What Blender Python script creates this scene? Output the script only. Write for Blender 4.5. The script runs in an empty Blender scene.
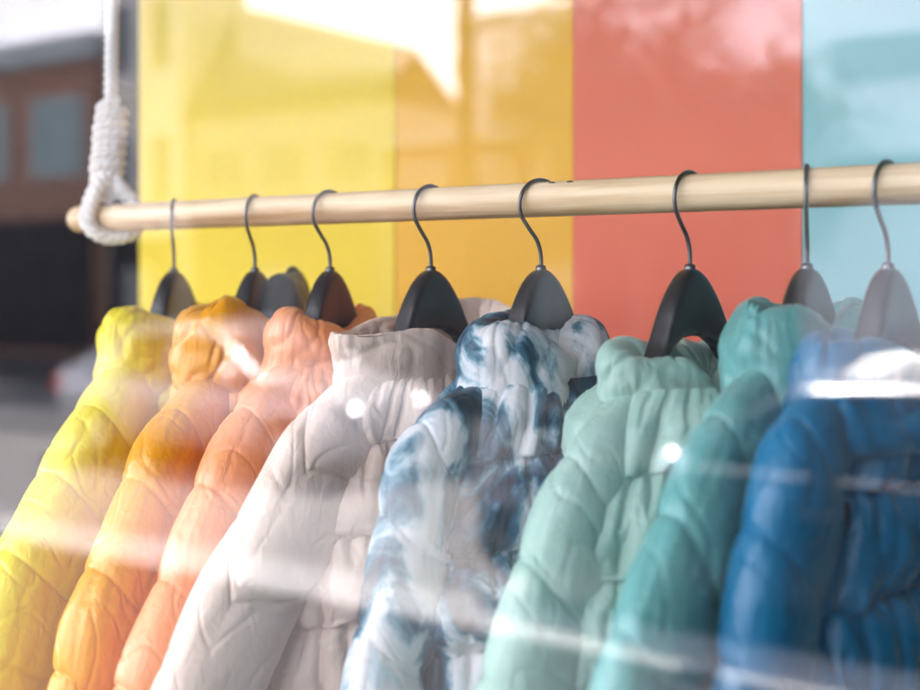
import bpy, bmesh, math, random
import numpy as np
from mathutils import Vector, Matrix

random.seed(7)
rng = np.random.default_rng(7)
SC = bpy.context.scene
COL = SC.collection

# ------------------------------------------------------------------ camera, light, exposure
TH, FPX, EYE = math.radians(33), 1150.0, 1.85      # camera turned 33 degrees along the shop front
Z0, HOR = 1.24, 279.0                              # distance to the rail on the axis; eye level row
cd = bpy.data.cameras.new('camera')
cam = bpy.data.objects.new('camera', cd); COL.objects.link(cam)
cam.location = (0, 0, EYE)
cam.rotation_euler = (math.radians(90), 0, TH)
cd.lens = FPX / 920 * 36
cd.sensor_width = 36
cd.shift_y = -(345 - HOR) / 920
cd.clip_start, cd.clip_end = 0.05, 500
cd.dof.use_dof = True
cd.dof.focus_distance = 1.16
cd.dof.aperture_fstop = 2.1
SC.camera = cam

SUN_EL, SUN_AZ = math.radians(57), math.radians(212)      # azimuth from +Y (into the shop) towards +X: high over the street, to the left
w = bpy.data.worlds.new('World'); SC.world = w; w.use_nodes = True
nt = w.node_tree; bg = nt.nodes['Background']
sky = nt.nodes.new('ShaderNodeTexSky'); sky.sky_type = 'NISHITA'; sky.sun_disc = False
sky.sun_elevation = SUN_EL; sky.sun_rotation = SUN_AZ
sky.air_density = 1.0; sky.dust_density = 2.6; sky.ozone_density = 1.0
# a bright bank of thin white cloud low over the street
wtc = nt.nodes.new('ShaderNodeTexCoord'); sep = nt.nodes.new('ShaderNodeSeparateXYZ'); nt.links.new(wtc.outputs['Generated'], sep.inputs[0])
cr = nt.nodes.new('ShaderNodeValToRGB'); nt.links.new(sep.outputs['Z'], cr.inputs['Fac'])
cr.color_ramp.elements[0].position, cr.color_ramp.elements[0].color = .26, (1, 1, 1, 1)
cr.color_ramp.elements[1].position, cr.color_ramp.elements[1].color = .42, (.12, .12, .12, 1)
cn = nt.nodes.new('ShaderNodeTexNoise'); cn.inputs['Scale'].default_value = 3.0; cn.inputs['Detail'].default_value = 5
nt.links.new(wtc.outputs['Generated'], cn.inputs['Vector'])
cm = nt.nodes.new('ShaderNodeMapRange'); cm.inputs['From Min'].default_value = .25; cm.inputs['From Max'].default_value = .45
nt.links.new(cn.outputs['Fac'], cm.inputs['Value'])
mu = nt.nodes.new('ShaderNodeMath'); mu.operation = 'MULTIPLY'
nt.links.new(cr.outputs['Color'], mu.inputs[0]); nt.links.new(cm.outputs['Result'], mu.inputs[1])
mx = nt.nodes.new('ShaderNodeMix'); mx.data_type = 'RGBA'
nt.links.new(mu.outputs[0], mx.inputs['Factor']); nt.links.new(sky.outputs['Color'], mx.inputs['A'])
mx.inputs['B'].default_value = (14.5, 14.0, 15.0, 1)
nt.links.new(mx.outputs['Result'], bg.inputs['Color'])
bg.inputs['Strength'].default_value = 0.15
sl = bpy.data.lights.new('sun', 'SUN'); sun = bpy.data.objects.new('sun', sl); COL.objects.link(sun)
sl.energy = 4.5; sl.angle = math.radians(0.5); sl.color = (1.0, 0.95, 0.88)
sd = Vector((math.sin(SUN_AZ) * math.cos(SUN_EL), math.cos(SUN_AZ) * math.cos(SUN_EL), math.sin(SUN_EL)))
sun.rotation_euler = sd.to_track_quat('Z', 'Y').to_euler()
SC.view_settings.view_transform = 'Standard'; SC.view_settings.look = 'None'
SC.view_settings.gamma = 1; SC.view_settings.exposure = 2.82
SC.render.engine = 'CYCLES'
SC.cycles.use_denoising = True
SC.cycles.max_bounces = 8; SC.cycles.diffuse_bounces = 4; SC.cycles.transparent_max_bounces = 12
SC.cycles.sample_clamp_indirect = 100.0
SC.cycles.caustics_reflective = False; SC.cycles.caustics_refractive = False

# ------------------------------------------------------------------ helpers
def tag(o, label=None, cat=None, group=None, kind=None):
    if label: o['label'] = label
    if cat: o['category'] = cat
    if group: o['group'] = group
    if kind: o['kind'] = kind
    return o

def empty(name, loc=(0, 0, 0), rz=0.0):
    o = bpy.data.objects.new(name, None); COL.objects.link(o)
    o.location = loc; o.rotation_euler = (0, 0, rz); o.empty_display_size = 0.05
    return o

def link_mesh(name, me, mat, parent=None, smooth=False):
    o = bpy.data.objects.new(name, me); COL.objects.link(o)
    for m in (mat if isinstance(mat, (list, tuple)) else [mat]): me.materials.append(m)
    if smooth: me.polygons.foreach_set('use_smooth', np.ones(len(me.polygons), dtype=bool))
    if parent is not None: o.parent = parent
    return o

def raw_mesh(name, V, F):
    me = bpy.data.meshes.new(name)
    V = np.asarray(V, dtype=np.float32); F = np.asarray(F, dtype=np.int32)
    k = F.shape[1]
    me.vertices.add(len(V)); me.vertices.foreach_set('co', V.ravel())
    me.loops.add(F.size); me.loops.foreach_set('vertex_index', F.ravel())
    me.polygons.add(len(F))
    me.polygons.foreach_set('loop_start', np.arange(0, F.size, k, dtype=np.int32))
    me.update(calc_edges=True); me.validate()
    return me

def grid_faces(nu, nv, cu, cv):
    iu = np.arange(nu if cu else nu - 1); iv = np.arange(nv if cv else nv - 1)
    I, J = np.meshgrid(iu, iv, indexing='ij'); I2 = (I + 1) % nu; J2 = (J + 1) % nv
    return np.stack([I * nv + J, I2 * nv + J, I2 * nv + J2, I * nv + J2], -1).reshape(-1, 4)

def grid_obj(name, P, mat, parent=None, cu=False, cv=False, smooth=True):
    """P is [nu, nv, 3]."""
    nu, nv = P.shape[:2]
    return link_mesh(name, raw_mesh(name, P.reshape(-1, 3), grid_faces(nu, nv, cu, cv)), mat, parent, smooth)

def normals(P, cu, cv):
    def der(A, ax, c):
        if c: return (np.roll(A, -1, ax) - np.roll(A, 1, ax)) * .5
        return np.gradient(A, axis=ax)
    n = np.cross(der(P, 0, cu), der(P, 1, cv))
    return n / (np.linalg.norm(n, axis=-1, keepdims=True) + 1e-9)

_perm = rng.permutation(256); _perm = np.concatenate([_perm, _perm, _perm])
_g = rng.normal(size=(256, 3)); _g /= np.linalg.norm(_g, axis=1, keepdims=True)
def perlin(x, y, z):
    x, y, z = np.broadcast_arrays(np.asarray(x, float), np.asarray(y, float), np.asarray(z, float))
    xi, yi, zi = (np.floor(c).astype(int) for c in (x, y, z))
    xf, yf, zf = x - xi, y - yi, z - zi
    xi, yi, zi = xi & 255, yi & 255, zi & 255
    f = lambda t: t * t * t * (t * (t * 6 - 15) + 10)
    u, v, ww = f(xf), f(yf), f(zf)
    def gr(dx, dy, dz):
        h = _perm[_perm[_perm[xi + dx] + yi + dy] + zi + dz]
        g = _g[h]
        return g[..., 0] * (xf - dx) + g[..., 1] * (yf - dy) + g[..., 2] * (zf - dz)
    L = lambda a, b, t: a + t * (b - a)
    return L(L(L(gr(0, 0, 0), gr(1, 0, 0), u), L(gr(0, 1, 0), gr(1, 1, 0), u), v),
             L(L(gr(0, 0, 1), gr(1, 0, 1), u), L(gr(0, 1, 1), gr(1, 1, 1), u), v), ww) * 1.6

def box_bm(bm, lo, hi):
    lo, hi = Vector(lo), Vector(hi)
    r = bmesh.ops.create_cube(bm, size=1.0)
    for v in r['verts']:
        v.co = Vector(((lo[i] + hi[i]) / 2 + v.co[i] * (hi[i] - lo[i])) for i in range(3))
    return r['verts']

def bm_obj(name, bm, mat, parent=None, smooth=False, bevel=0.0):
    if bevel:
        bmesh.ops.bevel(bm, geom=list(bm.edges), offset=bevel, segments=2, affect='EDGES', profile=.6)
    me = bpy.data.meshes.new(name); bm.to_mesh(me); bm.free()
    return link_mesh(name, me, mat, parent, smooth)

def box(name, lo, hi, mat, parent=None, bevel=0.0):
    bm = bmesh.new(); box_bm(bm, lo, hi)
    return bm_obj(name, bm, mat, parent, bevel=bevel)

def catmull(pts, n):
    P = np.asarray(pts, float); P = np.vstack([2 * P[0] - P[1], P, 2 * P[-1] - P[-2]])
    m = len(P) - 3; out = []
    for t in np.linspace(0, m - 1e-6, n):
        i = int(t); s = t - i; a, b, c, d = P[i:i + 4]
        out.append(.5 * (2 * b + (c - a) * s + (2 * a - 5 * b + 4 * c - d) * s * s + (3 * b - a - 3 * c + d) * s ** 3))
    return np.array(out)

def tube_grid(path, rad, ns=12, lobes=0, twist=0.0, lob=0.12):
    """round (or twisted three-strand) tube along a path, as a [n, ns, 3] grid."""
    P = np.asarray(path, float); n = len(P)
    T = np.gradient(P, axis=0); T /= np.linalg.norm(T, axis=1, keepdims=True) + 1e-9
    ref = np.array([0.3, 0.9, 0.2]); N = np.cross(T[0], ref); N /= np.linalg.norm(N)
    Ns = []
    for i in range(n):
        N = N - T[i] * N.dot(T[i]); N /= np.linalg.norm(N) + 1e-9; Ns.append(N.copy())
    Ns = np.array(Ns); B = np.cross(T, Ns)
    L = np.concatenate([[0], np.cumsum(np.linalg.norm(np.diff(P, axis=0), axis=1))])
    ph = np.linspace(0, 2 * math.pi, ns, endpoint=False)
    r = np.broadcast_to(np.asarray(rad, float).reshape(-1, 1) if np.ndim(rad) else rad, (n, ns)).copy()
    if lobes: r = r * (1 - lob + 2 * lob * np.abs(np.cos(lobes / 2 * (ph[None] + twist * L[:, None]))))
    G = P[:, None] + r[..., None] * (np.cos(ph)[None, :, None] * Ns[:, None] + np.sin(ph)[None, :, None] * B[:, None])
    return G

def capped(G):
    """close both ends of a tube grid by shrinking extra rings."""
    a, b = G[0].mean(0), G[-1].mean(0)
    f = lambda R, c, k: c + (R - c) * k
    return np.concatenate([[f(G[0], a, .02)], [f(G[0], a, .7)], G, [f(G[-1], b, .7)], [f(G[-1], b, .02)]])

# ------------------------------------------------------------------ materials
def mat_base(name):
    m = bpy.data.materials.new(name); m.use_nodes = True
    return m, m.node_tree, m.node_tree.nodes['Principled BSDF']

def plain(name, col, rough=.5, metal=0.0, spec=.5, var=0.0, scale=6.0, coat=0.0, bump=0.0, bscale=40.0):
    m, t, b = mat_base(name)
    b.inputs['Base Color'].default_value = (*col, 1); b.inputs['Roughness'].default_value = rough
    b.inputs['Metallic'].default_value = metal; b.inputs['Specular IOR Level'].default_value = spec
    b.inputs['Coat Weight'].default_value = coat; b.inputs['Coat Roughness'].default_value = .18
    tc = t.nodes.new('ShaderNodeTexCoord')
    if var:
        n = t.nodes.new('ShaderNodeTexNoise'); n.inputs['Scale'].default_value = scale; n.inputs['Detail'].default_value = 6
        t.links.new(tc.outputs['Object'], n.inputs['Vector'])
        r = t.nodes.new('ShaderNodeValToRGB')
        r.color_ramp.elements[0].position, r.color_ramp.elements[1].position = .3, .7
        r.color_ramp.elements[0].color = (*[c * (1 - var) for c in col], 1)
        r.color_ramp.elements[1].color = (*[min(1, c * (1 + var)) for c in col], 1)
        t.links.new(n.outputs['Fac'], r.inputs['Fac']); t.links.new(r.outputs['Color'], b.inputs['Base Color'])
    if bump:
        n = t.nodes.new('ShaderNodeTexNoise'); n.inputs['Scale'].default_value = bscale; n.inputs['Detail'].default_value = 5
        t.links.new(tc.outputs['Object'], n.inputs['Vector'])
        bp = t.nodes.new('ShaderNodeBump'); bp.inputs['Strength'].default_value = bump; bp.inputs['Distance'].default_value = .01
        t.links.new(n.outputs['Fac'], bp.inputs['Height']); t.links.new(bp.outputs['Normal'], b.inputs['Normal'])
    return m

def nylon(name, col, rough=.32, dye=None):
    """thin quilted nylon: fine crinkles; dye = list of (position, colour) for a tie-dye cloth."""
    m, t, b = mat_base(name)
    b.inputs['Base Color'].default_value = (*col, 1); b.inputs['Roughness'].default_value = rough
    b.inputs['Specular IOR Level'].default_value = .38
    b.inputs['Sheen Weight'].default_value = .08; b.inputs['Sheen Roughness'].default_value = .4
    tc = t.nodes.new('ShaderNodeTexCoord')
    mp = t.nodes.new('ShaderNodeMapping'); mp.inputs['Scale'].default_value = (1, 1, .55)
    t.links.new(tc.outputs['Object'], mp.inputs['Vector'])
    n = t.nodes.new('ShaderNodeTexNoise'); n.inputs['Scale'].default_value = 75; n.inputs['Detail'].default_value = 7
    n.inputs['Distortion'].default_value = 1.2
    t.links.new(mp.outputs['Vector'], n.inputs['Vector'])
    bp = t.nodes.new('ShaderNodeBump'); bp.inputs['Strength'].default_value = .30; bp.inputs['Distance'].default_value = .006
    t.links.new(n.outputs['Fac'], bp.inputs['Height']); t.links.new(bp.outputs['Normal'], b.inputs['Normal'])
    if dye:
        n2 = t.nodes.new('ShaderNodeTexNoise'); n2.inputs['Scale'].default_value = 16; n2.inputs['Detail'].default_value = 7
        n2.inputs['Roughness'].default_value = .55; n2.inputs['Distortion'].default_value = .8
        oi = t.nodes.new('ShaderNodeObjectInfo'); ad = t.nodes.new('ShaderNodeVectorMath'); ad.operation = 'MULTIPLY_ADD'
        cx = t.nodes.new('ShaderNodeCombineXYZ')
        for k in range(3): t.links.new(oi.outputs['Random'], cx.inputs[k])
        ad.inputs[1].default_value = (7.3, 3.1, 5.7)
        t.links.new(cx.outputs[0], ad.inputs[0]); t.links.new(mp.outputs['Vector'], ad.inputs[2])
        t.links.new(ad.outputs[0], n2.inputs['Vector'])
        r = t.nodes.new('ShaderNodeValToRGB'); e = r.color_ramp.elements
        e[0].position, e[0].color = dye[0][0], (*dye[0][1], 1)
        e[1].position, e[1].color = dye[-1][0], (*dye[-1][1], 1)
        for p, c in dye[1:-1]:
            k = e.new(p); k.color = (*c, 1)
        t.links.new(n2.outputs['Fac'], r.inputs['Fac']); t.links.new(r.outputs['Color'], b.inputs['Base Color'])
    return m

def pine(name):
    m, t, b = mat_base(name); b.inputs['Roughness'].default_value = .5
    tc = t.nodes.new('ShaderNodeTexCoord')
    mp = t.nodes.new('ShaderNodeMapping'); mp.inputs['Scale'].default_value = (1.2, 26, 26)
    t.links.new(tc.outputs['Object'], mp.inputs['Vector'])
    n = t.nodes.new('ShaderNodeTexNoise'); n.inputs['Scale'].default_value = 2.2; n.inputs['Detail'].default_value = 6
    n.inputs['Distortion'].default_value = .4
    t.links.new(mp.outputs['Vector'], n.inputs['Vector'])
    r = t.nodes.new('ShaderNodeValToRGB'); e = r.color_ramp.elements
    e[0].position, e[0].color = .34, (.46, .27, .12, 1)
    e[1].position, e[1].color = .58, (.76, .58, .37, 1)
    t.links.new(n.outputs['Fac'], r.inputs['Fac'])
    t.links.new(r.outputs['Color'], b.inputs['Base Color'])
    return m

def bricks(name, c1, c2, mortar, scale=1.0):
    m, t, b = mat_base(name); b.inputs['Roughness'].default_value = .85
    tc = t.nodes.new('ShaderNodeTexCoord'); mp = t.nodes.new('ShaderNodeMapping')
    mp.inputs['Rotation'].default_value = (math.radians(90), 0, 0)
    t.links.new(tc.outputs['Object'], mp.inputs['Vector'])
    br = t.nodes.new('ShaderNodeTexBrick'); br.inputs['Scale'].default_value = 4 * scale
    br.inputs['Color1'].default_value = (*c1, 1); br.inputs['Color2'].default_value = (*c2, 1); br.inputs['Mortar'].default_value = (*mortar, 1)
    t.links.new(mp.outputs['Vector'], br.inputs['Vector']); t.links.new(br.outputs['Color'], b.inputs['Base Color'])
    return m

# ------------------------------------------------------------------ pixel -> world on the rail
Fv = Vector((-math.sin(TH), math.cos(TH), 0)); Rv = Vector((math.cos(TH), math.sin(TH), 0))
YR = Z0 * math.cos(TH)                         # the rail runs along x at this depth
ZR = EYE + (HOR - 203) / FPX * Z0              # rail height
RR = .0180                                     # rail radius
def rail_x(px):
    d = Fv + Rv * ((px - 460) / FPX)
    return d.x * YR / d.y

# ================================================================== STREET (seen mirrored in the shop window)
GLASS_Y = .45
M_pave = plain('pavement_concrete', (.045, .045, .05), .85, var=.15, scale=2.0, bump=.3, bscale=30)
M_road = plain('asphalt', (.13, .13, .135), .85, var=.25, scale=1.5, bump=.5, bscale=60)
M_kerb = plain('kerb_stone', (.5, .49, .47), .8, var=.1)
M_line = plain('road_paint', (.75, .75, .72), .7, var=.08, scale=8)
M_brick = bricks('brown_brick', (.30, .15, .09), (.24, .11, .07), (.3, .27, .24))
M_cream = plain('cream_render', (.62, .58, .5), .85, var=.08, scale=.6)
M_tan = plain('tan_render', (.40, .36, .30), .85, var=.1, scale=.7)
M_umber = bricks('umber_brick', (.14, .075, .05), (.11, .06, .045), (.16, .14, .12))
M_white = plain('white_render', (.82, .84, .85), .8, var=.05, scale=.5)
M_grey = plain('grey_metal', (.30, .34, .35), .5, var=.1)
M_dark = plain('dark_metal', (.022, .022, .026), .6, spec=.15)
M_pane = plain('window_glass_dark', (.03, .045, .05), .06, spec=.7)
M_tealpane = plain('window_glass_teal', (.07, .16, .17), .08, spec=.7)
M_slate = plain('roof_slate', (.16, .15, .15), .8, var=.2, scale=4)
M_bark = plain('bark', (.10, .075, .055), .9, var=.3, scale=9, bump=.6, bscale=20)
M_leaf = plain('leaf', (.06, .10, .035), .6, var=.45, scale=1.2)

tag(box('ground', (-120, -90, -.60), (90, 12, -.135), plain('earth', (.2, .19, .17), .9)), kind='structure')
tag(box('road', (-110, -13.0, -.5), (80, -4.5, -.13), M_road), kind='structure')
tag(box('pavement', (-110, -4.24, -.5), (80, .36, 0), M_pave), kind='structure')
tag(box('parking_bay', (-110, -8.3, -.5), (80, -5.15, -.126), plain('pale_concrete', (.26, .25, .24), .8, var=.12, scale=1.5, bump=.2), bevel=0), kind='structure')
tag(box('kerb', (-110, -4.80, -.5), (80, -4.242, .003), M_kerb, bevel=.02), kind='structure')
tag(box('far_pavement', (-110, -17.0, -.5), (80, -13.0, -.003), M_pave), kind='structure')
bm = bmesh.new()
for i in range(-14, 10): box_bm(bm, (i * 6.0, -8.82, -.20), (i * 6.0 + 3, -8.70, -.126))
tag(bm_obj('road_marking', bm, M_line), kind='structure')

def building(name, label, x0, x1, y, h, wall, rows, cornice, depth=9.0, pane=None, wcol=None, ground=None, cat='building', pitch=None):
    b = empty(name, ((x0 + x1) / 2, y, 0)); tag(b, label, cat)
    W = x1 - x0; hx = W / 2
    box('wall', (-hx, -depth, -.1), (hx, 0, h), wall, b)
    for (z0, z1, n, mat) in rows:
        for k in range(n):
            cx = -hx + (k + .5) * W / n; ww = W / n * .34
            fr = box('window', (cx - ww, -.02, z0), (cx + ww, .05, z1), wcol or M_white, b)
            box('pane', (cx - ww + .08, .0, z0 + .08), (cx + ww - .08, .056, z1 - .08), mat, fr)
    if ground:
        box('shopfront', (-hx + .15, -.02, .15), (hx - .15, .08, ground), M_dark, b)
        box('door', (-.5, .0, .02), (.5, .12, min(ground, 2.2) - .1), M_pane, b)
    if cornice:
        box('cornice', (-hx - .2, -depth - .2, h + .003), (hx + .2, .3, h + cornice), M_grey, b)
    if pitch:
        me = raw_mesh('roof', [(-hx - .2, .25, h), (hx + .2, .25, h), (hx + .2, -depth, h), (-hx - .2, -depth, h),
                               (-hx + .3, -depth / 2, h + pitch), (hx - .2, -depth / 2, h + pitch * .45)],
                      [(0, 1, 5, 4), (3, 4, 5, 2), (0, 4, 3, 3), (1, 2, 5, 5), (0, 3, 2, 1)])
        link_mesh('roof', me, M_slate, b)
    return b

building('brick_building', 'brown brick two storey building with grey cornice reflected at the far left of the glass', -36, -21.7, -17.0, 7.0,
         M_brick, [(4.3, 6.2, 5, M_tealpane)], .6, ground=3.3, wcol=M_grey)
building('corner_tower', 'tall plain cream block reflected behind the rope beside the brick building', -21.4, -18.9, -17.0, 11.0, M_cream,
         [(3.4, 5.2, 2, M_pane), (6.4, 8.2, 2, M_pane)], .4, ground=2.8, depth=2.0)
building('low_house', 'low cream house with sloping slate roof reflected in the yellow panel', -18.8, -13.5, -17.2, 5.4, M_tan,
         [(3.7, 4.7, 3, M_pane)], None, pitch=2.7, wcol=M_tan, ground=3.3, depth=2.6)
building('shop_row', 'dark brick row of shops behind the trees, reflected in the orange and red panels', -13.4, -5.9, -17.3, 4.4, M_umber,
         [(3.35, 4.1, 5, M_pane)], .2, ground=3.2, wcol=M_grey)
building('apartment_block', 'pale apartment block far behind the dark shops, reflected at the top of the red panel', -17.6, -6.6, -27.0, 9.0, M_white,
         [(5.6, 7.2, 4, M_pane)], .3, wcol=M_grey)
building('office_building', 'white office building with bands of windows reflected in the teal panel', -5.6, 30, -18.0, 19.0, M_white,
         [(3.0, 3.9, 14, M_tealpane), (4.9, 5.8, 14, M_tealpane), (8.4, 9.8, 14, M_tealpane), (12.4, 13.8, 14, M_tealpane)], .4)

# ---- a street pole and trees
p = empty('street_lamp', (-9.25, -13.5, 0)); tag(p, 'thick dark street lamp post on the far pavement, reflected in the orange panel', 'street lamp')
zz = np.linspace(0, 7.6, 60); rr = .17 + .06 * np.exp(-((zz - 5.0) / .16) ** 2) + .16 * np.exp(-(zz / .5) ** 2) + .05 * np.exp(-((zz - 5.5) / .1) ** 2) - .006 * zz
grid_obj('pole', capped(tube_grid(np.stack([zz * 0, zz * 0, zz], 1), rr, 18)), M_dark, p, cv=True)
G = tube_grid(np.stack([np.zeros(14), np.zeros(14), np.linspace(7.6, 8.4, 14)], 1), .08 + .22 * np.sin(np.linspace(0, math.pi, 14)), 18)
grid_obj('lantern', capped(G), plain('lantern_glass', (.6, .6, .55), .2), p, cv=True)

def tree(x, y, h, r, label, nl=2600):
    t = empty('tree', (x, y, 0)); tag(t, label, 'tree', 'trees across the street')
    zs = np.linspace(0, h * .62, 14)
    path = np.stack([.15 * np.sin(zs * .8), .1 * np.cos(zs), zs], 1)
    V = []
    tr = grid_obj('trunk', capped(tube_grid(path, np.linspace(.17, .08, 14), 10)), M_bark, t, cv=True)
    for k in range(7):
        a = k * 2.4; z0 = h * (.34 + .04 * k)
        q = np.array([[0, 0, z0], [.5 * r * math.cos(a), .5 * r * math.sin(a), z0 + .12 * h], [.85 * r * math.cos(a), .85 * r * math.sin(a), z0 + .26 * h]])
        grid_obj('limb', capped(tube_grid(catmull(q, 10), np.linspace(.07, .02, 10), 7)), M_bark, tr, cv=True)
    cl = rng.normal(size=(26, 3)); cl /= np.linalg.norm(cl, axis=1, keepdims=True)
    cl = cl * rng.uniform(.3, 1, (26, 1)) * np.array([r, r, h * .30]) + np.array([0, 0, h * .68])
    c = cl[rng.integers(0, 26, nl)] + rng.normal(size=(nl, 3)) * r * .2
    d1 = rng.normal(size=(nl, 3)); d1 /= np.linalg.norm(d1, axis=1, keepdims=True)
    d2 = np.cross(d1, rng.normal(size=(nl, 3))); d2 /= np.linalg.norm(d2, axis=1, keepdims=True)
    s = rng.uniform(.07, .15, (nl, 1))
    V = np.stack([c - d1 * s, c + d2 * s * .5, c + d1 * s, c - d2 * s * .5], 1).reshape(-1, 3)
    link_mesh('crown', raw_mesh('crown', V, np.arange(nl * 4).reshape(-1, 4)), M_leaf, t)
tree(-8.2, -14.9, 6.2, 1.3, 'loose leafy tree reflected in the orange panel beside the lamp post', 1500)
tree(-6.8, -14.0, 6.3, 1.7, 'leafy tree reflected in the left half of the red panel', 3200)
tree(-5.2, -14.8, 5.2, 1.2, 'shorter leafy tree reflected near the right edge of the red panel', 1500)

# ---- cars
M_tyre = plain('tyre_rubber', (.02, .02, .02), .8)
M_rim = plain('rim_alloy', (.5, .5, .52), .3, metal=1)
M_cglass = plain('car_glass', (.015, .018, .02), .04, spec=.8)
M_red = plain('tail_lens', (.85, .06, .03), .15, coat=.5)
M_chrome = plain('chrome', (.85, .85, .87), .24, metal=1)
M_trim = plain('window_trim', (.25, .25, .26), .45, metal=.6)
M_head = plain('head_lens', (.85, .86, .88), .2, metal=1, coat=.8)
def car(label, x, y, paint, flip=1, kind='car'):
    """nose towards -x when flip = 1; origin under the middle of the car."""
    c = empty('parked_car', (x, y, -.13), 0 if flip == 1 else math.pi); tag(c, label, 'car', 'cars parked in the street')
    L, Wd = 4.4, .88
    X = np.linspace(-L / 2, L / 2, 61)
    ztop = np.interp(X, [-2.2, -2.1, -1.9, -1.05, -.25, .5, 1.15, 1.8, 2.1, 2.2], [.55, .74, .84, .98, 1.43, 1.47, 1.40, 1.02, .98, .60])
    zb = np.interp(X, [-2.2, -2.1, -1.9, -1.0, 1.7, 2.1, 2.2], [.55, .73, .82, .93, .97, .95, .60])
    zb = np.minimum(zb, ztop - .004)
    wid = Wd * np.interp(X, [-2.2, -2.12, -1.8, -1, 1.4, 2.05, 2.2], [.72, .86, .96, 1, 1, .93, .78])
    zlo = np.interp(X, [-2.2, -2.0, 2.0, 2.2], [.34, .22, .22, .34])
    hr = np.clip((ztop - zb) / .5, 0, 1)
    rows = []
    for i in range(61):
        wv, b, tp, lo = wid[i], zb[i], ztop[i], zlo[i]; k = hr[i]
        wr = wv * (1 - .26 * k)
        half = [(wv * .85, lo), (wv * .97, lo + .05), (wv, lo + .25), (wv * .995, (lo + b) / 2 + .12), (wv * .97, b - .03), (wv * .94, b),
                (wv * .94 + (wr - wv * .94) * .5, b + (tp - b) * .5), (wr, b + (tp - b) * .88), (wr * .9, tp - .012 * (k > .1)), (wr * .45, tp + .012 * k), (0, tp + .016 * k)]
        full = [(-p, q) for p, q in half] + [(p, q) for p, q in half[-2::-1]]
        rows.append([(X[i], p, q) for p, q in full])
    P = np.array(rows)
    body = grid_obj('body', P, paint, c)
    for end in (0, 60):
        bm = bmesh.new(); bm.faces.new([bm.verts.new(v) for v in P[end]]); bm_obj('bumper', bm, paint, body)
    N = normals(P, False, False)
    Q = P + N * (-.006 if np.dot(N[30, 5], [0, -1, 0]) < 0 else .006)
    nr = P.shape[1]
    def patch(name, i0, i1, j0, j1, mat):
        grid_obj(name, Q[i0:i1 + 1, j0:j1 + 1], mat, body)
    for j0 in (5, nr - 8):
        patch('side_window', 22, 33, j0, j0 + 2, M_cglass); patch('side_window', 35, 44, j0, j0 + 2, M_cglass)
    patch('windshield', 17, 26, 8, nr - 9, M_cglass); patch('rear_window', 47, 54, 8, nr - 9, M_cglass)
    patch('hood_seam', 15, 15 + 1, 9, nr - 10, M_dark)
    for s in (-1, 1):
        bm = bmesh.new(); bmesh.ops.create_uvsphere(bm, u_segments=24, v_segments=14, radius=1)
        for v in bm.verts: v.co = Vector((-2.03 + v.co.x * .16, s * .55 + v.co.y * .20, .66 + v.co.z * .105))
        bm_obj('headlight', bm, M_head, body, True)
        box('taillight', (2.03, s * .62 - .18, .70), (2.19, s * .62 + .18, .88), M_red, body, .03)
        bm = bmesh.new(); bmesh.ops.create_uvsphere(bm, u_segments=20, v_segments=12, radius=1)
        for v in bm.verts: v.co = Vector((-.76 + v.co.x * .10, s * .99 + v.co.y * .13, 1.01 + v.co.z * .095))
        bm_obj('mirror', bm, M_chrome, body, True)
        tr = catmull([(-1.05, s * .865, .995), (-.2, s * .88, .985), (.8, s * .88, .985), (1.6, s * .86, 1.0)], 40)
        grid_obj('chrome_trim', capped(tube_grid(tr, .012, 10)), M_trim, body, cv=True)
        rr_ = catmull([(-.25, s * .63, 1.45), (.1, s * .66, 1.50), (.6, s * .66, 1.50), (1.1, s * .62, 1.43)], 40)
        grid_obj('roof_rail', capped(tube_grid(rr_, .018, 10)), M_chrome, body, cv=True)
        for xx in (-.15, .95):
            box('door_handle', (xx, s * .87 - .02, .80), (xx + .18, s * .87 + .03, .83), M_rim, body, .008)
        for xw in (-1.38, 1.32):
            wv = empty('wheel', (xw, s * .80, .32)); wv.parent = c
            a = np.linspace(0, 2 * math.pi, 28, endpoint=False)
            prof = [(.20, -.10), (.30, -.10), (.325, -.07), (.325, .07), (.30, .10), (.20, .10)]
            G = np.array([[(r * math.cos(t), d, r * math.sin(t)) for r, d in prof] for t in a])
            grid_obj('tyre', G, M_tyre, wv, cu=True, cv=True)
            bm = bmesh.new()
            for d in (-.085, .085):
                bmesh.ops.create_circle(bm, cap_ends=True, radius=.21, segments=24, matrix=Matrix.Translation((0, d, 0)) @ Matrix.Rotation(math.pi / 2, 4, 'X'))
            for k in range(5):
                vs = box_bm(bm, (-.025, -.10, .03), (.025, .10, .19))
                bmesh.ops.rotate(bm, verts=vs, cent=(0, 0, 0), matrix=Matrix.Rotation(k * 1.2566, 3, 'Y'))
            bm_obj('rim', bm, M_rim, wv)
    return c
P_silver = plain('silver_paint', (.50, .51, .53), .3, coat=1.0, metal=.3)
P_black = plain('dark_paint', (.055, .06, .075), .40, metal=.7, coat=1.0)
P_whitecar = plain('white_paint', (.8, .8, .8), .3, coat=1.0)
car('silver car with red tail light reflected low across the yellow and orange jackets', -8.9, -8.4, P_silver, -1)
car('dark glossy car reflected across the mint, turquoise and blue jackets', -1.55, -5.70, P_black)
car('white car reflected at the right edge behind the dark car', 2.2, -11.0, P_whitecar)

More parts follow.
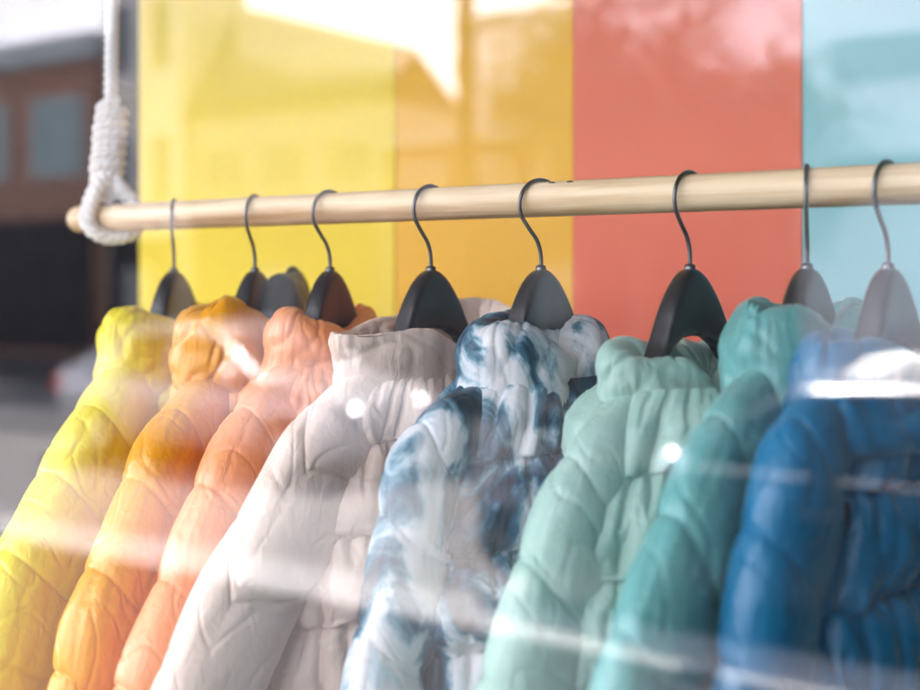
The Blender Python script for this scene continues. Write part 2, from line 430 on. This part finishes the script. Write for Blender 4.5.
# ================================================================== SHOP
M_in = plain('shop_interior_dark', (.035, .037, .04), .8, var=.2)
M_floor = plain('shop_floor', (.10, .08, .06), .5, var=.2, scale=3)
M_facade = plain('shop_facade', (.03, .03, .033), .7, var=.1)
tag(box('floor', (-6.5, .36, -.5), (3.2, 6.0, .30), M_floor), kind='structure')
tag(box('ceiling', (-6.5, .36, 3.2), (3.2, 6.0, 4.0), plain('ceiling_grey', (.12, .12, .12), .9)), kind='structure')
tag(box('back_wall', (-6.7, 6.003, -.5), (3.4, 6.2, 4.0), M_in), kind='structure')
tag(box('side_wall', (-6.7, .36, -.5), (-6.503, 6.0, 4.0), M_in), kind='structure')
tag(box('side_wall', (3.203, .36, -.5), (3.4, 6.0, 4.0), M_in), kind='structure')
tag(box('side_wall', (.301, .56, .303), (.38, 2.2, 3.197), M_in), kind='structure')  # added unseen partition, keeps interior bounce light from the right off the jackets
f = empty('storefront', (0, .36, 0)); tag(f, 'dark shop front wall round the display window', 'shop front')
box('wall', (-6.7, -.003, 2.95), (3.4, .17, 3.99), M_facade, f); box('wall', (-6.7, -.003, -.1), (-3.4, .17, 2.947), M_facade, f)
box('wall', (.45, -.003, -.1), (3.4, .17, 2.947), M_facade, f); box('plinth', (-3.397, -.003, -.1), (.447, .17, .55), M_facade, f)
box('side_light_blocker', (.55, -2.6, -.1), (.95, -.006, 3.017), M_facade, f)  # added out of view to block street light from the right

box('sky_light_blocker', (-6.7, -.72, 3.02), (3.4, -.006, 3.14), M_facade, f)  # unseen overhang added to keep high sky and sun off the jackets
wn = empty('shop_window', (-1.475, GLASS_Y, 0)); tag(wn, 'large clear shop window pane in front of the jackets, mirroring the street', 'shop window')
wg = bpy.data.materials.new('clear_glass'); wg.use_nodes = True
t = wg.node_tree; t.nodes.clear(); o = t.nodes.new('ShaderNodeOutputMaterial'); tb = t.nodes.new('ShaderNodeBsdfTransparent')
tb.inputs['Color'].default_value = (.985, .99, .988, 1); t.links.new(tb.outputs[0], o.inputs['Surface'])
box('glass_pane', (-1.92, .0, .56), (1.92, .006, 2.94), wg, wn)
# added fine mirror strips stand in for the glass's own reflection, gaps left clear
PITCH, COVER = .002, .088
z = np.arange(.57, 2.93, PITCH); n = len(z)
V = np.empty((n, 4, 3)); V[:, :, 1] = -.001
V[:, 0, 0] = V[:, 3, 0] = -1.917; V[:, 1, 0] = V[:, 2, 0] = 1.917
V[:, 0, 2] = V[:, 1, 2] = z; V[:, 2, 2] = V[:, 3, 2] = z + PITCH * COVER
mm = bpy.data.materials.new('strip_mirror'); mm.use_nodes = True
t = mm.node_tree; t.nodes.clear(); o = t.nodes.new('ShaderNodeOutputMaterial'); gb = t.nodes.new('ShaderNodeBsdfGlossy')
gb.inputs['Roughness'].default_value = 0; gb.inputs['Color'].default_value = (.95, .93, .96, 1); t.links.new(gb.outputs[0], o.inputs['Surface'])
tag(link_mesh('mirror_strips', raw_mesh('mirror_strips', V.reshape(-1, 3), np.arange(n * 4).reshape(-1, 4)), mm, wn), kind='stuff')

# ---- coloured panels behind the rail
PY = 1.50
def panel(name, label, x0, x1, col, y, tilt=0.0):
    m = plain(name + '_paint', col, .55, var=.03, scale=3)
    o = box(name, (x0, -.006, .32), (x1, .006, 3.19), m, bevel=.001)
    o.location = (0, y, 0); o.rotation_euler = (0, tilt, 0)
    tag(o, label, 'panel', 'coloured display panels')
def panel_x(px):
    d = Fv + Rv * ((px - 460) / FPX)
    return d.x * PY / d.y
xs = [panel_x(141.5), panel_x(397), panel_x(575), panel_x(803), .25]
panel('display_panel', 'lemon yellow display panel behind the left end of the rail', xs[0], xs[1], (.92, .68, .03), PY)
panel('display_panel', 'orange display panel between the yellow and red ones', xs[1] + .001, xs[2] - .001, (.92, .50, .03), PY + .001)
panel('display_panel', 'coral red display panel between the orange and teal ones', xs[2], xs[3], (.86, .18, .10), PY)
panel('display_panel', 'pale teal display panel behind the right end of the rail', xs[3] + .001, xs[4], (.27, .58, .60), PY + .001)

# ================================================================== RAIL AND ROPE
rx0, rx1 = rail_x(74), .30
n = 60; xr = np.concatenate([np.linspace(0, .012, 8), np.linspace(.03, rx1 - rx0, n)])
rad = RR * np.concatenate([np.sqrt(np.clip(1 - (1 - np.linspace(0, .012, 8) / .012) ** 2 * .6, 0, 1)), np.ones(n)])
ph = np.linspace(0, 2 * math.pi, 40, endpoint=False)
G = np.stack([np.broadcast_to(xr[:, None], (len(xr), 40)), rad[:, None] * np.cos(ph), rad[:, None] * np.sin(ph)], -1)
rail = grid_obj('clothes_rail', capped(G), pine('pine_wood'), cv=True)
rail.location = (rx0, YR, ZR); tag(rail, 'pale round pine rail hanging from a white rope', 'clothes rail')
M_knot = plain('wood_knot', (.10, .05, .025), .7)
for px, aa in ((556, 2.55), (574, 2.45)):
    bm = bmesh.new(); bmesh.ops.create_uvsphere(bm, u_segments=12, v_segments=8, radius=.5)
    for v in bm.verts: v.co = Vector((v.co.x * .008, v.co.y * .004, v.co.z * .0022))
    k = bm_obj('knot', bm, M_knot, rail, True)
    a = math.radians(62); k.location = (rail_x(px) - rx0, -RR * math.cos(a), RR * math.sin(a)); k.rotation_euler = (a - math.pi / 2, 0, 0)

M_rope = plain('white_cotton_rope', (.90, .88, .85), .9, var=.06, scale=60, bump=.6, bscale=400)
xk = rail_x(108)
rope = empty('rope', (xk, YR, ZR)); tag(rope, 'white twisted rope tied in a coiled knot round the left end of the rail', 'rope')
RP = .0080
pth = catmull([(.012, 0, 1.36), (.010, 0, .6), (.008, 0, .32), (.006, 0, .16), (.003, 0, .06), (.0, -.004, .02)], 260)
grid_obj('hanging_rope', capped(tube_grid(pth, RP, 24, 3, 2 * math.pi / .034, .20)), M_rope, rope, cv=True)
# coiled wraps of the knot
turns = 9; tt = np.linspace(0, turns * 2 * math.pi, 900); zz = np.linspace(.032, .152, 900)
rc = np.interp(zz, [.032, .05, .115, .144, .152], [.0135, .0145, .0140, .0130, .009])
rc = rc * (1 + .10 * perlin(tt / 5.0, .3, .7)); lean = (zz - .04) * .10
pth = np.stack([lean - .004 + rc * np.cos(tt) * 1.02, rc * np.sin(tt), zz + .0025 * np.cos(tt)], 1)
grid_obj('knot_coil', capped(tube_grid(pth, .0078, 16, 3, 2 * math.pi / .026, .18)), M_rope, rope, cv=True)
# one slanting loop round the rail under the coil
q = RR + RP * 1.1
for k, dx in ((0, 0.0), (1, .009)):
    pth = catmull([(.004 + dx * .3, -.008, .060), (-.004 + dx, -.018, .040), (-.011 + dx, -q * .93, .014), (-.012 + dx, -q, -.004), (-.006 + dx, -q * .72, -q * .72), (.006 + dx, -.002, -q * 1.02),
                   (.020 + dx, q * .72, -q * .70), (.027 + dx, q, .004), (.024 + dx * .8, q * .70, q * .74), (.014 + dx * .5, .006, .042), (.006, .0, .060)], 300)
    grid_obj('rail_loop', capped(tube_grid(pth, RP * 1.02, 20, 3, 2 * math.pi / .032, .18)), M_rope, rope, cv=True)

# ================================================================== HANGERS
M_wire = plain('hook_steel', (.13, .13, .14), .32, metal=.9)
M_hang = plain('black_hanger_wood', (.016, .015, .015), .38, coat=.25, var=.2, scale=20)
STEM = [174, 255, 330, 431, 541, 690, 807, 888]
HOOK_YAW = [-40, -19, 8, 10, 26, 11, -14, 12]
BODY_YAW = [-18, -16, -10, 8, 8, 14, 6, 9]
TOPDZ = [-.0045, -.004, -.001, .001, .0, .0, -.004, -.002]
HL = ['black hanger leftmost on the rail, holding the yellow jacket', 'black hanger holding the mustard orange jacket',
      'black hanger holding the coral jacket', 'black hanger holding the cream jacket', 'black hanger holding the tie-dye jacket in front of the orange panel',
      'black hanger holding the mint jacket in front of the red panel', 'black hanger holding the turquoise jacket at the edge of the teal panel',
      'black hanger rightmost on the rail, holding the blue jacket']
def local(o_rz):
    return o_rz
HR, WR = .0265, .0021
def hook_path():
    zc = RR + WR - HR
    a = np.radians(np.linspace(162, -35, 40))
    pts = [(-0.0, HR * math.cos(t), zc + HR * math.sin(t)) for t in a]      # y here = towards the window
    e = pts[-1]
    tail = [(0, .0135, zc - .0255), (0, .0060, zc - .0345), (0, .0015, zc - .0450), (0, 0, zc - .056), (0, 0, zc - .078)]
    return catmull([pts[0]] + pts[2::3] + tail, 130)
HP = hook_path(); HP[:, 1] *= -1                       # local -y is towards the window
BODY_TOP = RR + WR - HR - .0655
def hanger_body():
    """arched shoulders: [stations, section] grid; x = thickness, y = width, z."""
    A = np.linspace(-.148, .148, 141); u = np.abs(A)
    top = -np.interp(u, [0, .004, .009, .0155, .022, .0285, .035, .0405, .045, .055, .070, .088, .12, .15], [0, .0003, .002, .006, .012, .020, .030, .040, .050, .070, .092, .120, .172, .208])
    bot = -np.interp(u, [0, .02, .04, .06, .088, .12, .15], [.064, .066, .076, .096, .138, .188, .222])
    th = np.interp(u, [0, .05, .10, .205], [.011, .012, .012, .012])
    ns = 24; ph = np.linspace(0, 2 * math.pi, ns, endpoint=False); se = lambda c: np.sign(c) * np.abs(c) ** .55
    bow = .028 * (u / .205) ** 2                        # shoulders bend forward
    zc, hz = (top + bot) / 2, (top - bot) / 2
    P = np.stack([bow[:, None] + th[:, None] * se(np.cos(ph)), np.broadcast_to(A[:, None], (141, ns)), zc[:, None] + hz[:, None] * se(np.sin(ph))], -1)
    return capped(P)
HB = hanger_body()
collar_zs = [BODY_TOP - .004, BODY_TOP, BODY_TOP + .0035, BODY_TOP + .0045]
collar_ring = np.array([[(r * math.cos(q), r * math.sin(q), zq) for q in np.linspace(0, 2 * math.pi, 18, endpoint=False)] for r, zq in zip((.0055, .0055, .0050, .0022), collar_zs)])
ferrule_me = None
hook_me = body_me = None
for i in range(8):
    h = empty('hanger', (rail_x(STEM[i]), YR, ZR + TOPDZ[i] * 0)); tag(h, HL[i], 'hanger', 'black hangers on the rail')
    if hook_me is None:
        hk = grid_obj('hook', capped(tube_grid(HP, WR, 10)), M_wire, h, cv=True); hook_me = hk.data
        fe = grid_obj('ferrule', collar_ring, M_wire, h, cv=True); ferrule_me = fe.data
        bd = grid_obj('hanger_body', HB + np.array([0, 0, BODY_TOP]), M_hang, h, cv=True); body_me = bd.data
    else:
        hk = bpy.data.objects.new('hook', hook_me); bd = bpy.data.objects.new('hanger_body', body_me); fe = bpy.data.objects.new('ferrule', ferrule_me)
        for o in (hk, bd, fe): COL.objects.link(o); o.parent = h
    hk.rotation_euler.z = -math.radians(HOOK_YAW[i]); bd.rotation_euler.z = -math.radians(BODY_YAW[i])

# ================================================================== JACKETS
# relief of quilted nylon, from a short cloth simulation of one flat strip: three chambers of 9 cm, a little
# too much cloth sewn down along the seams, blown up by the filling
def quilt_relief(gather=.05, press=60.0, frames=36):
    r = np.random.default_rng(3); strip_length, chamber_height, chamber_count, d = .48, .09, 3, .003
    nx, ny = int(round(strip_length / d)) + 1, int(round(chamber_height * chamber_count / d)) + 1
    X, Y = np.meshgrid(np.linspace(0, strip_length, nx), np.linspace(0, chamber_height * chamber_count, ny), indexing='ij')
    B = sum(.0009 * np.cos(2 * np.pi * (X * r.uniform(5, 45) + Y * r.uniform(-4, 4) + r.random())) for _ in range(14))
    V = np.stack([X, -.25 * B - .004, -Y], -1)
    seam = np.zeros(X.shape, bool)
    for k in range(chamber_count + 1): seam[:, int(round(k * chamber_height / d))] = True
    V[seam, 1] = 0
    F = grid_faces(nx, ny, False, False)[:, ::-1]
    me = raw_mesh('cloth_strip', V.reshape(-1, 3), F)
    o = bpy.data.objects.new('cloth_strip', me); COL.objects.link(o)
    g = o.vertex_groups.new(name='pin'); g.add([int(k) for k in np.flatnonzero(seam.ravel())], 1.0, 'REPLACE')
    md = o.modifiers.new('cloth', 'CLOTH'); st = md.settings
    st.vertex_group_mass = 'pin'; st.quality = 6; st.mass = .06
    st.tension_stiffness = st.compression_stiffness = 30; st.shear_stiffness = 8; st.bending_stiffness = .3
    st.tension_damping = st.compression_damping = st.shear_damping = 8; st.bending_damping = .3; st.air_damping = 2
    st.shrink_min = st.shrink_max = -gather
    st.use_pressure = True; st.uniform_pressure_force = press; st.effector_weights.gravity = .6
    md.collision_settings.use_self_collision = False
    md.point_cache.frame_end = frames + 1
    for f in range(1, frames + 1): SC.frame_set(f)
    ev = o.evaluated_get(bpy.context.evaluated_depsgraph_get())
    co = np.empty(nx * ny * 3, dtype=np.float32); ev.data.vertices.foreach_get('co', co); co = co.reshape(nx, ny, 3).astype(float)
    bpy.data.objects.remove(o); bpy.data.meshes.remove(me); SC.frame_set(1)
    h, dz = -co[..., 1], -co[..., 2] - Y
    def loop(a, m=20):                                           # make the strip periodic along its length
        a = a[8:-8]; n = len(a); t = np.linspace(0, 1, m)[:, None]; t = t * t * (3 - 2 * t)
        return np.concatenate([a[:m] * t + a[n - m:] * (1 - t), a[m:n - m]])[:, :ny - 1]
    return loop(h), loop(dz)
relief_full, sag_full = quilt_relief()
spread_ok = relief_full.std() > 0.001 and relief_full.std() < 0.02
if not spread_ok:  # without a simulation, use smooth chambers
    yy = np.linspace(0, 3, 90, endpoint=False) % 1
    relief_full = np.tile(.0125 * np.sin(math.pi * yy ** 1.3) ** .6, (125, 1)); sag_full = relief_full * .15
smooth = sum(np.roll(relief_full, k, axis=0) for k in range(-9, 10)) / 19
relief_full = relief_full + .7 * (relief_full - smooth)
relief_soft = .5 * relief_full + .5 * relief_full.mean(0, keepdims=True)
relief_max = float(np.percentile(relief_full, 97))
print('relief', relief_full.shape, relief_full.std(), relief_max)

def _sample(F, x, r):
    """x in 3 mm cells along the strip (periodic), r in rows inside the four chambers."""
    nx, ny = F.shape
    xi = np.floor(x).astype(int); xf = x - xi
    r = np.clip(r, 0, ny - 1.001); ri = np.floor(r).astype(int); rf = r - ri
    xf = xf * xf * (3 - 2 * xf) * .5 + xf * .5
    g = lambda a, b: F[(xi + a) % nx, np.minimum(ri + b, ny - 1)]
    return (g(0, 0) * (1 - xf) + g(1, 0) * xf) * (1 - rf) + (g(0, 1) * (1 - xf) + g(1, 1) * xf) * rf

def fabric_disp(S, C, seed, pitch, amp, fold, soft=False):
    """outward displacement and downward sag of a quilted sheet. S = metres along the chamber, C = metres down
    across the chambers; the stitched seams lie at multiples of the pitch."""
    C2 = C + .004 * perlin(S / .14, C / .3, seed) + .0012 * perlin(S / .035, C / .1, seed + 2)
    cell = np.floor(C2 / pitch); p = C2 / pitch - cell
    row = np.mod(cell * 2 + int(seed * 7), 3); off = np.mod(cell * 57.3 + seed * 31.7, 125.0)
    H = relief_soft if soft else relief_full
    x = S / .003 + off; r = row * 30 + p * 29.6 + .2
    h = _sample(H, x, r) / relief_max
    z = _sample(sag_full, x, r) * (.5 if soft else 1.0)
    d = amp * h - .0022 * np.exp(-np.minimum(p, 1 - p) * pitch / .0035)
    d = d + fold * 2.0 * perlin(S / .12, C2 / .10, seed + 31.0)
    crease = lambda a, b, o, k: -np.clip(1 - k * np.abs(perlin(a, b, seed + o)), 0, 1) ** 1.6
    d = d + fold * crease((S + .8 * C2) / .09, (C2 - .6 * S) / .06, 27.7 + cell * 2.3, 9.0)
    return d, z * amp / relief_max

def se(c, e): return np.sign(c) * np.abs(c) ** e

def sleeve(side, mat, parent, seed, prof, r_a, r_t, pitch, amp, fold, style, t0):
    """prof: outer edge (a, z) from the collar base down; the centre line lies one radius inside it."""
    out = catmull(prof, 300)
    dd = np.gradient(out, axis=0); dd /= np.linalg.norm(dd, axis=1, keepdims=True)
    nin = np.stack([dd[:, 1], -dd[:, 0]], 1)
    if nin[150, 0] > 0: nin = -nin
    L = np.concatenate([[0], np.cumsum(np.linalg.norm(np.diff(out, axis=0), axis=1))])
    ra = r_a * np.interp(L, [0, .05, .12, .22, .45, .56, .60, .64], [.62, .85, 1.02, 1.0, .92, .82, .70, .62])
    rt = r_t * np.interp(L, [0, .05, .12, .22, .45, .56, .60, .64], [.80, .95, 1.05, 1.0, .95, .85, .75, .65])
    amp_l = np.interp(L, [0, .05, .1], [.35, .6, 1.0])
    cen = out + nin * ra[:, None]
    ns = 220; ph = np.linspace(0, 2 * math.pi, ns, endpoint=False)
    ca, sa = se(np.cos(ph), .9), se(np.sin(ph), .9)
    A = cen[:, 0:1] - nin[:, 0:1] * ra[:, None] * ca
    Z = cen[:, 1:2] - nin[:, 1:2] * ra[:, None] * ca
    T = t0 + rt[:, None] * sa + 0 * A
    P = np.stack([T, -A * side, Z], -1)
    pw = np.angle(np.exp(1j * ph))                       # the cloth's own seam runs down the inner side
    S = (pw[None, :] * (r_a + r_t) / 2) + 0 * A
    Lc = L[:, None] + .016 * np.cos(ph)[None, :] - .010 * np.sin(ph)[None, :]
    if style == 'diamond':
        Sx = np.abs(np.angle(np.exp(1j * (ph - .9))))[None, :] * r_a            # chevron of seams, point on the outer face
        D, sag = fabric_disp(S, Lc + .8 * Sx, seed, pitch * 1.45, amp, fold, True)
    else:
        D, sag = fabric_disp(S, Lc, seed, pitch, amp, fold, True)
    D = D * amp_l[:, None] - amp * .5
    N = normals(P, False, True)
    cdir = P - np.stack([t0 + 0 * cen[:, 0], -cen[:, 0] * side, cen[:, 1]], 1)[:, None]
    if (N * cdir).sum() < 0: N = -N
    P = P + N * D[..., None]; P[..., 2] -= sag
    return grid_obj('sleeve', capped(P), mat, parent, cv=True)

def jacket(i, label, mat, prof, thick=1.0, pitch=.085, amp=.0205, samp=.0050, spitch=.098, fold=.0013, style='rows', ra=.06, rt=.034, seed=1.0, hem=.66, collar={}, zipm=None):
    x = rail_x(STEM[i]); yaw = math.radians(BODY_YAW[i])
    e = EYE - ZR
    zn = e - .098                                           # collar seam, relative to the rail
    J = empty('puffer_jacket', (x, YR, ZR), -yaw)
    tag(J, label, 'jacket', 'puffer jackets on the rail')
    # ---------------- body
    nv, nu = 340, 340
    v = np.linspace(0, hem, nv)
    W = np.interp(v, [0, .02, .05, .10, .16, .24, .40, hem], [.100, .118, .138, .160, .180, .195, .210, .222])
    D = thick * np.interp(v, [0, .03, .08, .16, .3, hem - .04, hem], [.050, .055, .060, .066, .072, .074, .068])
    ph = np.linspace(0, 2 * math.pi, nu, endpoint=False)
    ca, sa = se(np.cos(ph), .85), se(np.sin(ph), .8)
    P = np.stack([D[:, None] * sa, -W[:, None] * ca, zn - v[:, None] + 0 * sa], -1)
    P[..., 2] -= .30 * np.clip(np.abs(P[..., 1]) - .10, 0, 1) * np.exp(-v[:, None] / .10)
    ring = np.concatenate([[0], np.cumsum(np.linalg.norm(np.diff(P[nv // 2], axis=0), axis=1))])
    disp, sag = fabric_disp(ring[None, :] + 0 * P[..., 0], v[:, None] + .02 + 0 * ring[None], seed, pitch, amp, fold)
    placket = np.exp(-(P[..., 1] / .014) ** 2) * (P[..., 0] > 0)
    disp = disp * (1 - .75 * placket) * np.interp(v, [0, .03], [.3, 1])[:, None]
    N = normals(P, False, True)
    if N[nv // 2, nu // 4, 0] < 0: N = -N
    P = P + N * disp[..., None]; P[..., 2] -= sag * np.interp(v, [0, .05], [0, 1])[:, None]
    grid_obj('body', P, mat, J, cv=True)
    # ---------------- zip
    front = P[:, nu // 4]
    zp = np.stack([front[:, 0] + .0015, 0 * front[:, 0], front[:, 2]], 1)[6:]
    zw = .006
    G = np.stack([zp + np.array(q) for q in ((-.001, -zw, 0), (.0012, -zw * .6, 0), (.0018, 0, 0), (.0012, zw * .6, 0), (-.001, zw, 0))], 1)
    grid_obj('zip', G, zipm or mat, J)
    pl = box('zip_pull', (-.0025, -.0035, -.034), (.0025, .0035, 0), M_wire, J, .001)
    pl.location = (front[12, 0] + .006, 0, front[12, 2])
    # ---------------- sleeves
    sleeve(1, mat, J, seed + 50, [(a, z + e) for a, z in prof], ra, rt, spitch, samp, fold * .9, style, .004)
    gen = [(.115, -.100), (.165, -.130), (.215, -.18), (.262, -.26), (.30, -.36), (.33, -.48), (.35, -.60)]
    sleeve(-1, mat, J, seed + 70, [(a, z + e) for a, z in gen], .065, .045 * thick, spitch, samp, fold, 'rows', .004)
    make_collar(J, mat, seed, zn, **collar)
    return J

def make_collar(J, mat, seed, zn, name='collar', h=.10, th=.032, Ra=.105, Rt=.050, flare=0.0, dip=.35, dw=.33, lump=.006, wr=.0030, near=0.0, spread=.016, z0=-.040, puff=.0055,
                tilt=-.08, lean=0.0, span=None, sub=None):
    nu, nv = 300, 90
    ph = np.linspace(0, 2 * math.pi, nu, endpoint=False); ps = np.linspace(0, 2 * math.pi, nv, endpoint=False)
    dphi = np.angle(np.exp(1j * (ph - math.pi / 2)))
    hh = h * (1 - dip * np.exp(-(dphi / dw) ** 2)) * (1 + .05 * np.sin(2 * ph + seed)) * (1 + near * np.cos(ph))
    keep = .2 + .8 * np.clip((np.cos(ph - span[0]) - span[1]) / .5, 0, 1) if span else np.ones(nu)
    hh = hh * keep
    cz = z0 + hh / 2
    rad = th * se(np.cos(ps), .85)[None, :] * (1 - .25 * np.exp(-(dphi / .25) ** 2))[:, None] + flare * (np.sin(ps)[None, :])
    rad = rad + spread * (np.clip(-np.sin(ps), 0, 1) ** .8 * np.clip(np.cos(ps) + .35, 0, 1))[None, :]      # no pinch where it meets the shoulders
    zz = cz[:, None] + (hh / 2)[:, None] * se(np.sin(ps), .9)[None, :]
    rad = rad * keep[:, None]; Ra = Ra * (.6 + .4 * keep)
    slack = 1 + .05 * np.sin(3 * ph + seed * 2.1)
    Y = -((Ra * slack)[:, None] + rad) * np.cos(ph)[:, None] + lean * zz
    X = (Rt * slack[:, None] + rad) * np.sin(ph)[:, None]
    P = np.stack([X, Y, zn + zz + tilt * X], -1)
    N = normals(P, True, True)
    cent = np.stack([Rt * slack * np.sin(ph), -Ra * slack * np.cos(ph), zn + cz], 1)[:, None]
    if (N * (P - cent)).sum() < 0: N = -N
    s_arc = ph[:, None] * .085
    cx, sx = np.cos(ph)[:, None] * .095, np.sin(ph)[:, None] * .07
    low = np.clip(-np.sin(ps), 0, 1)[None, :] ** 1.3
    gath = 1 - 2.2 * np.abs(perlin((s_arc + .25 * zz) / .015, zz / .10, seed + 5))
    big = -.55 * np.clip(1 - 5 * np.abs(perlin(cx / .06 + zz / .10, sx / .06 - zz / .2, zz / .07 + seed * 2)), 0, 1) ** 1.4 - .3 * np.clip(1 - 5 * np.abs(perlin(cx / .035 - zz / .09, sx / .035, zz / .05 + seed * 3)), 0, 1) ** 1.4
    dsp = lump * perlin(cx / .06 + 3, sx / .06, zz / .05 + seed) + lump * .7 * big
    pc = np.clip((math.pi / 2 - np.where(np.cos(ps) >= 0, ps - 2 * math.pi * (ps > math.pi), math.pi - ps)) / math.pi, 0, 1)
    hp = _sample(relief_soft, np.angle(np.exp(1j * (ph - math.pi)))[:, None] * .10 / .003 + 0 * zz + seed * 11, (int(seed * 3) % 3) * 30 + 4 + pc[None, :] * 22) / relief_max
    dsp = dsp * keep[:, None] + puff * keep[:, None] * (hp - .7) + wr * .4 * gath * low
    P = P + N * dsp[..., None]
    return grid_obj(name, P, mat, J, cu=True, cv=True)

MJ = {
    'yellow': nylon('yellow_nylon', (.75, .615, .03)), 'orange': nylon('mustard_nylon', (.68, .285, .002)), 'coral': nylon('coral_nylon', (.78, .285, .11)),
    'cream': nylon('cream_nylon', (.65, .51, .425), .48), 'mint': nylon('mint_nylon', (.27, .42, .36), .45), 'turq': nylon('turquoise_nylon', (.105, .30, .29)),
    'blue': nylon('blue_nylon', (.003, .115, .235), .35), 'black': nylon('black_nylon', (.012, .016, .015), .4),
    'dye': nylon('tie_dye_nylon', (.7, .75, .78), .45, dye=[(.395, (.008, .022, .036)), (.462, (.016, .075, .125)), (.497, (.07, .17, .225)), (.53, (.29, .39, .44)), (.565, (.52, .55, .58)), (.66, (.60, .575, .565)), (.74, (.38, .46, .50))]),
}
M_zip = plain('zip_tape', (.30, .28, .27), .5)

jacket(0, 'bright yellow puffer jacket, leftmost on the rail', MJ['yellow'],
       [(.130, -.090), (.184, -.126), (.241, -.174), (.306, -.237), (.364, -.294), (.41, -.40), (.44, -.52)], seed=1.3, thick=.9, ra=.085, rt=.045,
       collar=dict(h=.112, th=.030, Ra=.112, Rt=.032, lump=.008, z0=-.050))
JO = jacket(1, 'mustard orange puffer jacket with a crumpled puffy collar', MJ['orange'],
       [(.120, -.098), (.172, -.122), (.236, -.164), (.303, -.243), (.365, -.32), (.405, -.42), (.43, -.52)], seed=4.7, thick=.8, ra=.070, rt=.038,
       collar=dict(h=.110, th=.038, Ra=.108, Rt=.028, lump=.013, wr=.003, z0=-.036))
jacket(2, 'coral pink puffer jacket with a smooth rounded collar', MJ['coral'],
       [(.110, -.090), (.152, -.110), (.211, -.150), (.267, -.219), (.330, -.30), (.377, -.37), (.41, -.50)], seed=8.1, thick=.85, ra=.068, rt=.036,
       collar=dict(h=.110, th=.030, Ra=.078, Rt=.024, lump=.007, z0=-.050))
jacket(3, 'cream white puffer jacket with a thin open collar and quilted sleeve', MJ['cream'],
       [(.110, -.085), (.189, -.132), (.240, -.19), (.290, -.25), (.330, -.31), (.362, -.37), (.39, -.50)], seed=12.9, thick=.9, style='diamond', ra=.058, rt=.032,
       collar=dict(h=.094, th=.010, Ra=.122, Rt=.044, flare=.008, lump=.006, dip=.25, z0=-.036, near=-.16, puff=.006, spread=.004), zipm=M_zip)
jacket(4, 'white and navy tie-dye puffer jacket with a fat balloon collar', MJ['dye'],
       [(.110, -.100), (.165, -.115), (.213, -.152), (.238, -.22), (.255, -.29), (.275, -.35), (.30, -.48)], seed=17.3, thick=1.1, ra=.045, rt=.028,
       collar=dict(h=.110, th=.035, Ra=.080, Rt=.022, lump=.007, z0=-.048), zipm=M_zip)
jacket(5, 'pale mint puffer jacket with a collar split open round its hanger', MJ['mint'],
       [(.110, -.100), (.158, -.134), (.205, -.184), (.246, -.26), (.279, -.325), (.31, -.42), (.33, -.52)], seed=22.4, thick=1.15, ra=.052, rt=.030,
       collar=dict(h=.090, th=.026, Ra=.092, Rt=.026, flare=.006, lump=.008, dip=.5, z0=-.052))
jacket(6, 'turquoise puffer jacket second from the right end of the rail', MJ['turq'],
       [(.110, -.070), (.179, -.098), (.238, -.148), (.306, -.215), (.345, -.265), (.38, -.37), (.40, -.50)], seed=27.8, thick=.7, ra=.060, rt=.028,
       collar=dict(h=.112, th=.028, Ra=.090, Rt=.032, lump=.010, z0=-.032))
JB = jacket(7, 'deep blue puffer jacket, rightmost on the rail', MJ['blue'],
       [(.110, -.085), (.177, -.092), (.218, -.124), (.257, -.197), (.287, -.28), (.31, -.40), (.32, -.5)], seed=33.1, thick=.6, ra=.050, rt=.028,
       collar=dict(h=.094, th=.030, Ra=.120, Rt=.032, lump=.010, z0=-.040))
# dark lining of the mustard jacket's hood, standing up behind its collar
make_collar(JO, MJ['black'], 51.0, EYE - ZR - .098, name='hood_lining', h=.118, th=.026, Ra=.105, Rt=.020, lump=.006, z0=-.006, span=(2.5, .3), dip=0)
# press stud on the blue jacket's front
a = np.linspace(0, 2 * math.pi, 28, endpoint=False)
G = np.array([[(zq, r * math.cos(t), r * math.sin(t)) for r, zq in ((.0088, -.004), (.0088, .001), (.0075, .0026), (.0058, .0018), (.004, .0016), (.0, .0022))] for t in a])
st = grid_obj('press_stud', G, plain('stud_metal', (.55, .62, .66), .2, metal=1.0), JB, cu=True)
st.location = (.058, -.05, EYE - ZR - .29)
